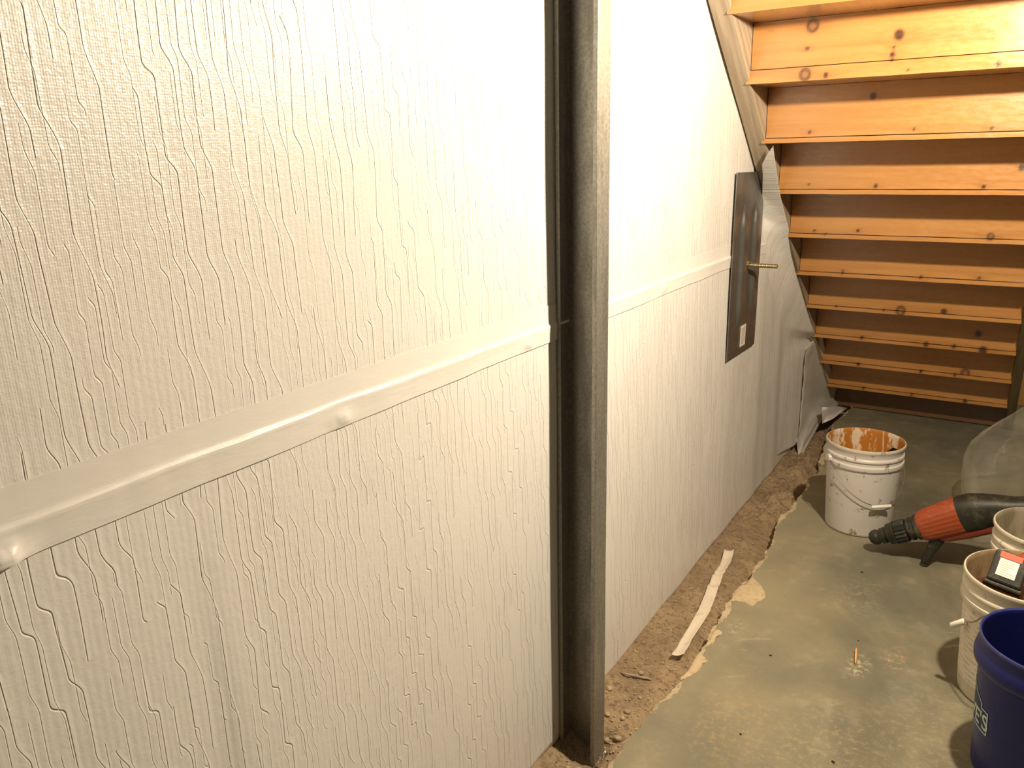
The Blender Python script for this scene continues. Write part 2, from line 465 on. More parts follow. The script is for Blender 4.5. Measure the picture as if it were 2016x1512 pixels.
sheet('wall_wrap', -.6, 5.3, 1.1, TOPZ, 420, 50, 'upper white crinkled insulation wrap sheet above the taped seam')
sheet('wall_wrap', -.6, 5.3, -.055, 1.115, 380, 60, 'lower white crinkled insulation wrap sheet below the taped seam', hem)
# seam tape with its standing ridge
def build_tape():
    bm = bmesh.new()
    zs = [(1.160, .0022), (1.150, .0020), (1.132, .0020), (1.120, .0024), (1.1165, .0036), (1.1130, .0060), (1.1095, .0062), (1.104, .0056), (1.092, .0048), (1.080, .0044), (1.073, .0042)]
    y0, y1, n = -.6, 4.4, 900
    def P(a, b):
        y = y0+a*(y1-y0); k = b*(len(zs)-1); i = min(int(k), len(zs)-2); t = k-i
        z = zs[i][0]*(1-t)+zs[i+1][0]*t; off = zs[i][1]*(1-t)+zs[i+1][1]*t
        wv = .004*fbm(y*3.1, 5.5)*math.exp(-((z-1.112)/.02)**2); z += wv + .0012*fbm(y*7, 2, 0, 2)
        off *= 1 + .35*fbm(y*6, 1.7)
        for (cy, cz, r, h) in ((.91, 1.086, .022, .005), (.372, 1.079, .025, .012), (1.50, 1.090, .018, .004), (2.30, 1.092, .025, .004)):
            d = ((y-cy)**2+((z-cz)*1.6)**2)/r**2; off += h*math.exp(-d)*(1+.5*fbm(y*90, z*90))
        return Vector((wall_x(y, z)+off, y, z))
    grid(bm, n, 30, lambda a, b: P(a, b), lambda a, b: (y0+a*(y1-y0), b*.09))
    for f in bm.faces: f.normal_update()
    o = obj('seam_tape', bm, M_tape, smooth=True)
    tag(o, 'smooth white seam tape with a raised crease running along the wrapped wall', 'tape')
build_tape()

# loose right edge of the wrap, lifting off the wall in front of the stair stringer
def build_loose_edge():
    right = [(1522, 287, .075), (1526, 318, .074), (1531, 352, .072), (1536, 384, .068), (1546, 425, .062), (1553, 452, .066), (1552, 468, .066), (1557, 500, .062),
             (1566, 535, .060), (1574, 562, .058), (1583, 592, .056), (1592, 622, .056), (1603, 655, .056), (1606, 668, .050), (1588, 688, .044), (1583, 705, .040), (1580, 745, .038), (1577, 790, .037), (1574, 830, .037), (1571, 862, .036), (1566, 876, .034)]
    left = [(1518, 293), (1508, 308), (1500, 324), (1502, 350), (1503, 385), (1502, 430), (1500, 452), (1500, 470), (1502, 500), (1507, 535), (1512, 562), (1520, 592), (1530, 622), (1538, 655), (1541, 675),
            (1538, 695), (1534, 712), (1530, 745), (1528, 790), (1526, 830), (1524, 870), (1523, 905)]
    def on_under(px, py, clear=.012):      # where the sight line meets the underside of the stringer, a little clear of it
        o, d = ray(px, py); s_ = RISE/RUN
        n_ = Vector((0, s_, 1)); q0 = Vector((0, Y0, Z0)) - n_.normalized()*clear
        return o + d*((q0-o).dot(n_)/d.dot(n_))
    R_ = []
    for a, b, c in right:
        p, q = on_x(a, b, c), on_under(a, b)
        R_.append(q if q.x > c and b < 662 else p)
    L_ = []
    for a, b in left:
        p, q = on_x(a, b, .004), on_under(a, b)
        L_.append(q if q.x > .004 and b < 400 else p)
    def samp(P, t):
        k = t*(len(P)-1); i = min(int(k), len(P)-2); f = k-i; return P[i].lerp(P[i+1], f)
    def fn(a, b):
        l, r = samp(L_, b), samp(R_, b)
        p = l.lerp(r, a)
        w_ = wall_x(p.y, p.z)
        k_ = 1-sm(.12, .34, b)
        bulge = w_ - .003*(1-a)**4 + (r.x-w_)*(a**1.7)
        p.x = bulge*(1-k_) + (l.x*(1-a)+r.x*a)*k_ + .0030*math.sin(b*23+a*4)*a*(1-a)*2
        return p
    bm = bmesh.new()
    grid(bm, 26, 130, fn, lambda a, b: (samp(L_, b).lerp(samp(R_, b), a).y, samp(L_, b).lerp(samp(R_, b), a).z))
    o = obj('wrap_flap', bm, M_wrap, smooth=True); thicken(o, .0012, 0)
    tag(o, 'pointed trimmed edge of white wrap curling in front of the stair stringer', 'wrap flap')
build_loose_edge()
def build_low_flap():
    # outline rows: left point, right point (pixel, offset from the wall)
    rows = [((1597, 672, .050), (1621, 657, .088)), ((1588, 684, .045), (1622, 676, .086)), ((1584, 698, .036), (1628, 700, .085)), ((1583, 725, .030), (1634, 722, .084)),
            ((1581, 755, .028), (1643, 752, .083)), ((1579, 780, .028), (1655, 784, .084)), ((1577, 800, .028), (1652, 795, .10)), ((1575, 822, .028), (1630, 812, .095)),
            ((1573, 845, .030), (1612, 838, .080)), ((1569, 868, .038), (1596, 866, .075)), ((1570, 885, .045), (1584, 886, .072)), ((1572, 902, .060), (1575, 904, .066))]
    Lp = [on_x(*a) for a, b in rows]; Rp = [on_x(*b) for a, b in rows]
    def samp(P, t):
        k = t*(len(P)-1); i = min(int(k), len(P)-2); f = k-i; return P[i].lerp(P[i+1], f)
    def fn(a, b):
        p = samp(Lp, b).lerp(samp(Rp, b), a)
        p.x += .006*math.sin(a*7+b*5)*a*(1-a)*3 + .004*fbm(a*4, b*8)
        return p
    bm = bmesh.new(); grid(bm, 24, 60, fn, lambda a, b: (fn(a, b).y, fn(a, b).z))
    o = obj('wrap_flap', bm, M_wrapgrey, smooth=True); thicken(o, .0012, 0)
    tag(o, 'shade-greyed loose wrap sheet standing in the corner at the foot of the stairs', 'wrap flap')
    # bright folded scrap at its lower corner
    pts = [on_x(1618, 802, .115), on_x(1650, 799, .13), on_x(1668, 803, .16), on_x(1640, 824, .15), on_x(1619, 834, .11)]
    bm = bmesh.new(); vs = [bm.verts.new(p) for p in pts]; bm.faces.new(vs)
    bmesh.ops.triangulate(bm, faces=bm.faces[:]); bmesh.ops.subdivide_edges(bm, edges=bm.edges[:], cuts=3, use_grid_fill=True)
    for v in bm.verts: v.co.x += .004*fbm(v.co.y*30, v.co.z*30)
    o2 = obj('turned_up_corner', bm, M_wrap, o, smooth=True); thicken(o2, .0012, 0)
build_low_flap()

# ================================================================== STEEL STUD
def build_stud():
    P = [(.020, 1.630), (.010, 1.630), (.010, 1.690), (.1155, 1.690), (.1155, 1.627), (.1045, 1.627)]
    t = .0022
    z0, z1 = -.104, 2.5
    bm = bmesh.new()
    n = len(P); off = []
    for i in range(n):      # inner offset of the folded sheet
        a = Vector(P[i-1]) if i else None; b = Vector(P[i]); c = Vector(P[i+1]) if i < n-1 else None
        ds = []
        if a is not None: d = (b-a).normalized(); ds.append(Vector((d.y, -d.x)))
        if c is not None: d = (c-b).normalized(); ds.append(Vector((d.y, -d.x)))
        off.append(b + sum(ds, Vector((0, 0)))*t if len(ds) == 2 else b + ds[0]*t)
    ring = [Vector(p) for p in P] + off[::-1]
    nz = 60
    loft(bm, [[(p.x + .0006*fbm(z*3, i), p.y + .0006*fbm(z*3, i+9), z) for i, p in enumerate(ring)] for z in [z0+(z1-z0)*k/nz for k in range(nz+1)]])
    # pressed rib down the web and stiffening grooves
    r = bmesh.ops.recalc_face_normals(bm, faces=bm.faces[:])
    o = obj('metal_stud', bm, M_galv)
    m = o.modifiers.new('bevel', 'BEVEL'); m.width = .0012; m.segments = 2; m.limit_method = 'ANGLE'; m.angle_limit = math.radians(40)
    tag(o, 'upright galvanised steel channel stud standing in the dirt against the wrapped wall', 'metal stud')
build_stud()

# ================================================================== WALL ANCHOR PLATE
def build_plate():
    t = thing('anchor_plate', (.017, 3.130, 1.062), 'tall steel wall anchor plate with two pressed ribs and a rod', 'anchor plate', rot=(math.radians(-.8), 0, 0))
    W_, H_ = .363, .700
    def h(y, z):    # pressed relief
        r = 0
        for cy, w, z0, z1 in ((-.072, .040, -.245, .235), (.082, .036, -.200, .245)):
            e = sm(z0, z0+.09, z)*(1-sm(z1-.09, z1, z))
            ww = w*(.35+.65*e)
            d = abs(y-cy)/ww
            r += .016*(1-sm(.45, 1.0, d))*(e**.5 if e > 0 else 0)
        return r
    bm = bmesh.new()
    grid(bm, 110, 130, lambda a, b: Vector((h((a-.5)*W_, (b-.5)*H_), (a-.5)*W_, (b-.5)*H_)))
    o = obj('plate', bm, M_plate, t, smooth=True); thicken(o, .004, -1)
    # threaded rod, straight out of the wall
    bm = bmesh.new(); n = 14; rings = []
    L0, L1 = .0, .118; N = 150
    def rod(r, off=0):
        pts = [(L0+(L1-L0)*k/N) for k in range(N+1)]
        lst = []
        for k, x in enumerate(pts):
            rr = .0078 + .0007*math.sin(x*2*PI/.0025)
            lst.append([(x, .002+rr*math.cos(2*PI*i/n), rr*math.sin(2*PI*i/n)) for i in range(n)])
        return lst
    loft(bm, rod(0)); obj('threaded_rod', bm, M_rod, t, smooth=False)
    bm = bmesh.new(); loft(bm, [[(x, .002+.0165*math.cos(PI/3*i), .0165*math.sin(PI/3*i)) for i in range(6)] for x in (.002, .012)])
    obj('hex_nut', bm, M_rod, t)
    bm = bmesh.new(); box(bm, (.001, -.030, -.322), (.0022, .036, -.238), 0, 0); s = obj('sticker', bm, M_sticker, t)
    bm = bmesh.new()
    for k in range(7): box(bm, (.0023, -.018, -.312+k*.0095), (.0027, .012, -.308+k*.0095))
    for k in range(5): box(bm, (.0023, .018, -.304+k*.012), (.0027, .026, -.297+k*.012))
    obj('printed_lines', bm, M_ink, s)
build_plate()

# ================================================================== STAIRS
XL, XR = .075, .9526
def cornr(k): return Y0+RUN*k, Z0-RISE*k
def board(name, x0, x1, y0, y1, z0, z1, mat, parent, knots=(), axis='xz', seed=0):
    """plank with a dense back face (facing -y) carrying knots"""
    bm = bmesh.new()
    nx, nz = max(2, int((x1-x0)/.006)), max(2, int((z1-z0)/.006))
    kl = bm.verts.layers.float.new('knot'); hl = bm.verts.layers.float.new('halo')
    cxm, czm = (x0+x1)/2, z0
    V = []
    for i in range(nx+1):
        row = []
        for j in range(nz+1):
            x, z = x0+(x1-x0)*i/nx, z0+(z1-z0)*j/nz
            ex = 0.0008*fbm(x*9, seed) if (j in (0, nz)) else 0
            v = bm.verts.new((x-cxm, -.0 + .0012*fbm(x*3, z*8, seed), z-czm+ex)); kn = 0; ha = 0
            for (kx, kz, r, ring) in knots:
                dx, dz = (x-kx)/1.0, (z-kz)/1.15
                d = math.hypot(dx, dz)/r
                if ring: kn = max(kn, math.exp(-((d-.75)/.33)**2)*.95, .35*(d < .5))
                else: kn = max(kn, 1-sm(.55, 1.15, d))
                ha += .9*math.exp(-((x-kx)/(r*4))**2 - ((z-kz)/(r*1.5))**2)
            v[kl] = min(kn, 1); v[hl] = min(ha, 1.5)
            row.append(v)
        V.append(row)
    for i in range(nx):
        for j in range(nz):
            bm.faces.new((V[i][j], V[i+1][j], V[i+1][j+1], V[i][j+1]))
    d = y1-y0
    ring = [V[i][0] for i in range(nx+1)] + [V[nx][j] for j in range(1, nz+1)] + [V[i][nz] for i in range(nx-1, -1, -1)] + [V[0][j] for j in range(nz-1, 0, -1)]
    bk = [bm.verts.new((v.co.x, d, v.co.z)) for v in ring]
    n = len(ring)
    for i in range(n): bm.faces.new((ring[(i+1) % n], ring[i], bk[i], bk[(i+1) % n]))
    bm.faces.new(bk)
    o = obj(name, bm, mat, parent); o.location = (cxm, y0, czm)
    return o
def kp(lst, y, r0_=.012):
    out = []
    for q in lst:
        p = on_y(q[0], q[1], y); out.append((p.x, p.z, q[2], q[3] if len(q) > 3 else False))
    return out
KN = {0: [(1600, 50, .019, True), (1770, 68, .017, False), (1585, 147, .018, True), (1587, 95, .006), (1592, 95, .005), (1759, 93, .005), (1757, 107, .009), (1756, 117, .006), (1626, 148, .009),
          (1965, 126, .008), (1517, 60, .003), (1789, 137, .003)],
      1: [(1719, 189, .012), (1593, 260, .007), (1799, 254, .004), (1952, 252, .007)],
      2: [(1592, 363, .005), (1724, 366, .008), (1937, 368, .008), (2012, 329, .012)],
      3: [(1603, 454, .006), (1689, 454, .007), (1950, 466, .012, True), (1625, 460, .005)],
      4: [(1659, 535, .007, True), (1813, 546, .008), (1928, 548, .007), (1692, 555, .008)],
      5: [(1773, 612, .020, True), (1858, 614, .015), (1646, 603, .005), (1740, 610, .005)],
      6: [(1697, 665, .010), (1823, 678, .013), (1878, 682, .010), (1926, 657, .016), (1935, 690, .02)],
      7: [(1690, 717, .010), (1813, 731, .009), (1900, 735, .020, True), (1880, 738, .008)],
      8: [(1700, 764, .008), (1795, 777, .007), (1900, 790, .012)]}
stair = thing('staircase', (.5, 4.9, 0), 'open-backed pine staircase seen from underneath, running along the white wall', 'staircase')
def place(o):   # parts are built in world places; the stair's Empty sits at its foot
    o.parent = stair; o.matrix_parent_inverse = Matrix.Translation(-Vector(stair.location))
for k in range(-2, 10):
    y, z = cornr(k)
    th = .042 if k <= 0 else .016
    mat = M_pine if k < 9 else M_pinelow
    top = z + RISE
    r = board('riser', XL+.001, XR if k > 4 else XR+.0, y+.003, y+.021, z+th+.003, top-.001, mat, None, kp(KN.get(k, []), y), seed=k*3.1); place(r)
    # tread: its rear edge shows below the riser
    bm = bmesh.new(); tn = .038
    kn = kp(KN.get(k, []), y)
    t0 = z
    tx0 = XL-.014
    if k < 9:
        nt_ = board('tread', tx0, XR+.0 , y-.002, y+RUN+.030, z, z+th, mat, None, [q for q in kn if q[1] < z+th+.01], seed=k*5.3); place(nt_)
    else:
        bm.free(); continue
    bm.free()
    # short light splintered back edge
def stringer(x0, x1, mat, d0):
    bm = bmesh.new()
    # bottom edge runs through the rear tread corners, slightly behind them
    s = RISE/RUN
    k0, k1 = -3, 9.0
    def L(k, off):
        y, z = cornr(k); nrm = Vector((0, s, 1)).normalized(); return (y+nrm.y*off, z+nrm.z*off)
    pts = [L(k0, d0), L(k1, d0), L(k1, .055), (L(k1, .24)[0], max(0, L(k1, .24)[1])), L(k0, .24)]
    y9, z9 = cornr(8.9)
    pts = [L(k0, d0), L(8.94, d0), (L(8.94, d0)[0]+.22, .002), L(8.0, .22), L(k0, .22)]
    A = [bm.verts.new((x0, p[0], p[1])) for p in pts]; B = [bm.verts.new((x1, p[0], p[1])) for p in pts]
    bm.faces.new(A); bm.faces.new(B[::-1])
    for i in range(len(A)): bm.faces.new((A[i], B[i], B[(i+1) % len(A)], A[(i+1) % len(A)]))
    bmesh.ops.recalc_face_normals(bm, faces=bm.faces[:])
    o = obj('stringer', bm, mat); place(o); return o
def mat_stringer(name, c1, c2):
    m = Mat(name, c1, .5); x, y, z = m.obj(); s = RISE/RUN
    al = y - z*s; ac = z + y*s
    g = m.noise(m.vec(al*2.0, ac*45.0, x*45.0), 1, 4, .6)
    m.color(m.mix(g.step(.35, .65), c1, c2)); m.bump(g*.0012); return m.m
st = stringer(.013, XL-.0015, mat_stringer('grey_stringer', (.42, .34, .25), (.30, .23, .16)), .005)
st['label'] = 'weathered grey-brown side board beside the white wrap'
st = stringer(XR+.0015, XR+.042, mat_stringer('shaded_stringer', (.19, .14, .07), (.12, .09, .05)), .005)  # dark tone paints in the shade on this stringer's inner face

# ================================================================== BUCKETS
def bucket_shell(bm, skirt):
    if skirt == 'ribbed':
        prof = [(0, .004), (.118, .004), (.124, 0), (.130, .004), (.1315, .012), (.1455, .276), (.1460, .284), (.1535, .285), (.1550, .290), (.1545, .300), (.1480, .304), (.1480, .318), (.1535, .321),
                (.1545, .326), (.1530, .331), (.1485, .334), (.1490, .352), (.1540, .358), (.1560, .364), (.1545, .370), (.1505, .371), (.1475, .366), (.1470, .355), (.1440, .28), (.128, .012), (.0, .010)]
    else:
        prof = [(0, .004), (.118, .004), (.124, 0), (.130, .004), (.1315, .012), (.1450, .270), (.1452, .283), (.150, .286), (.1585, .300), (.1595, .312), (.1560, .330), (.1500, .345),
                (.1500, .358), (.1525, .362), (.1530, .368), (.1510, .371), (.1475, .366), (.1470, .355), (.1440, .28), (.128, .012), (.0, .010)]
    ri = len(prof)-6
    mi = [0]*(len(prof)-1)
    for k in range(ri, len(prof)-1): mi[k] = 1
    mi[ri-1] = 2; mi[ri-2] = 2; mi[ri] = 2 if skirt != 'ribbed' else mi[ri]
    lathe(bm, prof, 96, mi)
def bail(parent, a, drop, R_=.1600, ear_z=.300, grip=.040, mats=(M_wire, M_grip), ear_mat=None, body=None):
    F_ = Vector((math.sin(a), -math.cos(a), 0)); E_ = Vector((math.cos(a), math.sin(a), 0))
    bm = bmesh.new(); pts = []
    for i in range(49):
        t = PI*i/48
        p = E_*(R_*math.cos(t)) + F_*(R_*math.sin(t)) + Vector((0, 0, ear_z - drop*math.sin(t)**1.1))
        s_ = abs(i-24)/24
        if s_ < .3: p = p*1 + F_*0
        pts.append(p)
    tube(bm, pts, .0019, 8); w = obj('bail_wire', bm, mats[0], parent, smooth=True)
    mid = pts[24]; bm = bmesh.new()
    tube(bm, [mid - E_*grip + F_*.004, mid - E_*(grip*.9)+F_*.006, mid + E_*(grip*.9)+F_*.006, mid + E_*grip + F_*.004], [.0062, .0070, .0070, .0062], 16)
    obj('grip', bm, mats[1], w, smooth=True, auto=40)
    for s_ in (-1, 1):
        bm = bmesh.new(); c = E_*s_
        r = bmesh.ops.create_cone(bm, cap_ends=True, segments=20, radius1=.019, radius2=.015, depth=.016)
        bmesh.ops.rotate(bm, verts=bm.verts[:], cent=(0, 0, 0), matrix=Vector((0, 0, 1)).rotation_difference(c).to_matrix())
        bmesh.ops.translate(bm, verts=bm.verts[:], vec=c*.154 + Vector((0, 0, ear_z+.002)))
        obj('handle_ear', bm, ear_mat, parent, smooth=True, auto=40)
def free_bail(parent, wire_pts, tube_a, tube_b):
    inv = (Matrix.Translation(parent.location) @ parent.rotation_euler.to_matrix().to_4x4()).inverted()
    bm = bmesh.new()
    pts = [inv @ Vector(p) for p in wire_pts]; sm_ = []
    for i in range(len(pts)-1):
        p0, p1, p2, p3 = pts[max(i-1, 0)], pts[i], pts[i+1], pts[min(i+2, len(pts)-1)]
        for k in range(8):
            f = k/8; sm_.append(.5*((2*p1) + (p2-p0)*f + (2*p0-5*p1+4*p2-p3)*f*f + (3*p1-p0-3*p2+p3)*f**3))
    sm_.append(pts[-1]); tube(bm, sm_, .0019, 8); w = obj('bail_wire', bm, M_wire, parent, smooth=True)
    bm = bmesh.new(); a, b = inv @ Vector(tube_a), inv @ Vector(tube_b)
    tube(bm, [a, a.lerp(b, .05), a.lerp(b, .95), b], [.0075, .0085, .0085, .0075], 18); obj('grip', bm, M_grip, w, smooth=True, auto=40)
def make_bucket(loc, rot, label, body, inside, rim, skirt, a, drop, group=None, wire=M_wire, grip=M_grip):
    t = thing('bucket', loc, label, 'bucket', group, (0, 0, rot))
    bm = bmesh.new(); bucket_shell(bm, skirt)
    bmesh.ops.recalc_face_normals(bm, faces=bm.faces[:])
    obj('pail', bm, [body, inside, rim], t, smooth=True, auto=50)
    if drop: bail(t, a-rot, drop, mats=(wire, grip), ear_mat=body)
    return t
b1 = make_bucket((.486, 3.293, 0), 0, 'white plastic bucket with orange-rust residue inside, standing alone near the stairs', M_bwhite, M_rust, M_bcream, 'ribbed', .66, .150, 'used white buckets')
b2 = make_bucket((1.048, 2.375, 0), .8, 'dirty white bucket with grey printed label, power tool resting in its mouth', M_bcream, M_brown, M_bcream, 'ribbed', -1.45, 0, 'used white buckets')
b3 = make_bucket((1.105, 2.735, 0), 2.1, 'dirty white bucket with grey mortar residue inside, behind the labelled one', M_bcream, M_greyres, M_bcream, 'ribbed', 1.3, .14, 'used white buckets')
b4 = make_bucket((1.102, 2.050, 0), 0, 'dark blue plastic bucket with a pale outlined store logo, nearest bucket', M_bblue, M_bluein, M_bluerim, 'flared', 1.4, .14)
free_bail(b2, [on_y(1878, 1229, 2.31), on_y(1897, 1224, 2.30), on_y(1918, 1224, 2.25), on_y(1950, 1215, 2.20), Vector((1.04, 2.205, .235)), Vector((1.13, 2.225, .28)), Vector((1.175, 2.262, .30))],
          on_y(1874, 1231, 2.315), on_y(1899, 1223, 2.30))
b1.scale = (.95, .95, 1)
b4.scale = (1, 1, 1)
# floor-level residue in the buckets
def puddle(parent, name, z, r, mat, label=None):
    bm = bmesh.new(); lathe(bm, [(0, z+.004), (r*.5, z+.003), (r, z), (r, z-.004), (0, z-.004)], 48)
    for v in bm.verts: v.co.z += .003*fbm(v.co.x*30, v.co.y*30, z)
    o = obj(name, bm, mat, parent, smooth=True)
    if label: o['label'] = label
puddle(b1, 'residue', .10, .131, M_rust); puddle(b2, 'residue', .290, .1440, M_redmud, 'red-brown slurry filling the bucket'); puddle(b3, 'residue', .12, .132, M_greyres)

# wraps a flat drawing on the bucket side; u along the girth in metres, v height
def on_pail(u, v, ang0, lift=.0007):
    r = .1315 + (.1450-.1315)*(v-.012)/(.262) + lift
    a = ang0 + u/.139
    return Vector((r*math.cos(a), r*math.sin(a), v))
def printed_label(parent, ang0):
    m = Mat('faded_grey_print', (.70, .64, .53), .5); u, v = m.uv()
    row = (v*62.0).floor(); big = m.white(m.vec(row, 3.0, 0.0))
    wd = (u*55.0 + big*7.0).floor()
    on = m.white(m.vec(wd, row, 1.0)).gt(.28)
    inrow = (v*62.0).fract().step(.30, .38)*(1.0-(v*62.0).fract().step(.62, .70))
    ch = m.noise(m.vec(u*420.0, v*260.0, 0.0), 1, 1).step(.38, .5)
    m.color(m.mix(on*inrow*ch*.55, (.68, .62, .51), (.26, .23, .18)))
    bm = bmesh.new()
    grid(bm, 50, 10, lambda a, b: on_pail(-.11+.22*a, .050+.215*b, ang0), lambda a, b: (.22*a, .215*b))
    bmesh.ops.recalc_face_normals(bm, faces=bm.faces[:])
    o = obj('printed_label', bm, m.m, parent, smooth=True)
    o['label'] = 'faded grey printing on the bucket side'
printed_label(b2, math.radians(180+25) - .8)
def blue_logo(parent, ang0):
    VO = .042
    on_pail = lambda u, v, a, l=.0007: globals()['on_pail'](u, v+VO, a, l)
    # outlined field with stepped gable top
    out = [(-.115, .085), (.062, .085), (.062, .148), (.038, .148), (.038, .160), (-.0265, .195), (-.091, .160), (-.091, .148), (-.115, .148)]
    def ring(pts, ins):
        c = Vector((-.0265, .125)); r = []
        n = len(pts)
        for i in range(n):
            p = Vector(pts[i]); a = Vector(pts[i-1]); b = Vector(pts[(i+1) % n])
            d1 = (p-a).normalized(); d2 = (b-p).normalized(); n1 = Vector((-d1.y, d1.x)); n2 = Vector((-d2.y, d2.x))
            m = (n1+n2); m = m/ max(.3, m.dot(n1)); r.append(p + m*ins)
        return r
    A = ring(out, 0); B = ring(out, .0034)
    bm = bmesh.new(); n = len(A)
    for i in range(n):
        j = (i+1) % n; seg = max(1, int((A[j]-A[i]).length/.006))
        for k in range(seg):
            q = [A[i].lerp(A[j], k/seg), A[i].lerp(A[j], (k+1)/seg), B[i].lerp(B[j], (k+1)/seg), B[i].lerp(B[j], k/seg)]
            bm.faces.new([bm.verts.new(on_pail(p.x, p.y, ang0, .0011)) for p in q])
    obj('logo_outline', bm, M_logo, parent)
    bm = bmesh.new()
    N = 40
    for k in range(N):
        a, b = -.114+.175*k/N, -.114+.175*(k+1)/N
        def top(u):
            if u < -.091 or u > .038: return .147
            return .160 + .035*(1-abs(u+.0265)/.0645)
        bm.faces.new([bm.verts.new(on_pail(u, v, ang0, .0006)) for u, v in ((a, .086), (b, .086), (b, top(b)-.001), (a, top(a)-.001))])
    obj('logo_field', bm, M_logobg, parent)
    cu = bpy.data.curves.new('lettering', 'FONT'); cu.body = "LOWE'S"; cu.size = .058; cu.align_x = 'CENTER'; cu.offset = .0009; cu.resolution_u = 6
    to = bpy.data.objects.new('lettering_source', cu); COL.objects.link(to)
    bpy.context.view_layer.update()
    me = bpy.data.meshes.new_from_object(to.evaluated_get(bpy.context.evaluated_depsgraph_get()))
    bpy.data.objects.remove(to)
    bm = bmesh.new(); bm.from_mesh(me); bpy.data.meshes.remove(me)
    bmesh.ops.triangulate(bm, faces=bm.faces[:])
    bmesh.ops.subdivide_edges(bm, edges=[e for e in bm.edges if e.calc_length() > .006], cuts=3)
    bmesh.ops.triangulate(bm, faces=bm.faces[:])
    for v in bm.verts: v.co = on_pail(v.co.x*.90 - .0265, .096 + v.co.y, ang0, .0012)
    obj('logo_lettering', bm, M_logo, parent)
blue_logo(b4, math.radians(194))
# dark blade left in the first bucket
bm = bmesh.new(); box(bm, (-.03, -.001, -.045), (.03, .001, .035), 0, .0005)
bl = obj('flat_blade', bm, M_black); bl.location = (.585, 3.335, .31); bl.rotation_euler = (math.radians(38), math.radians(28), math.radians(35))
tag(bl, 'dark flat tool blade leaning inside the rust-stained bucket', 'tool blade')

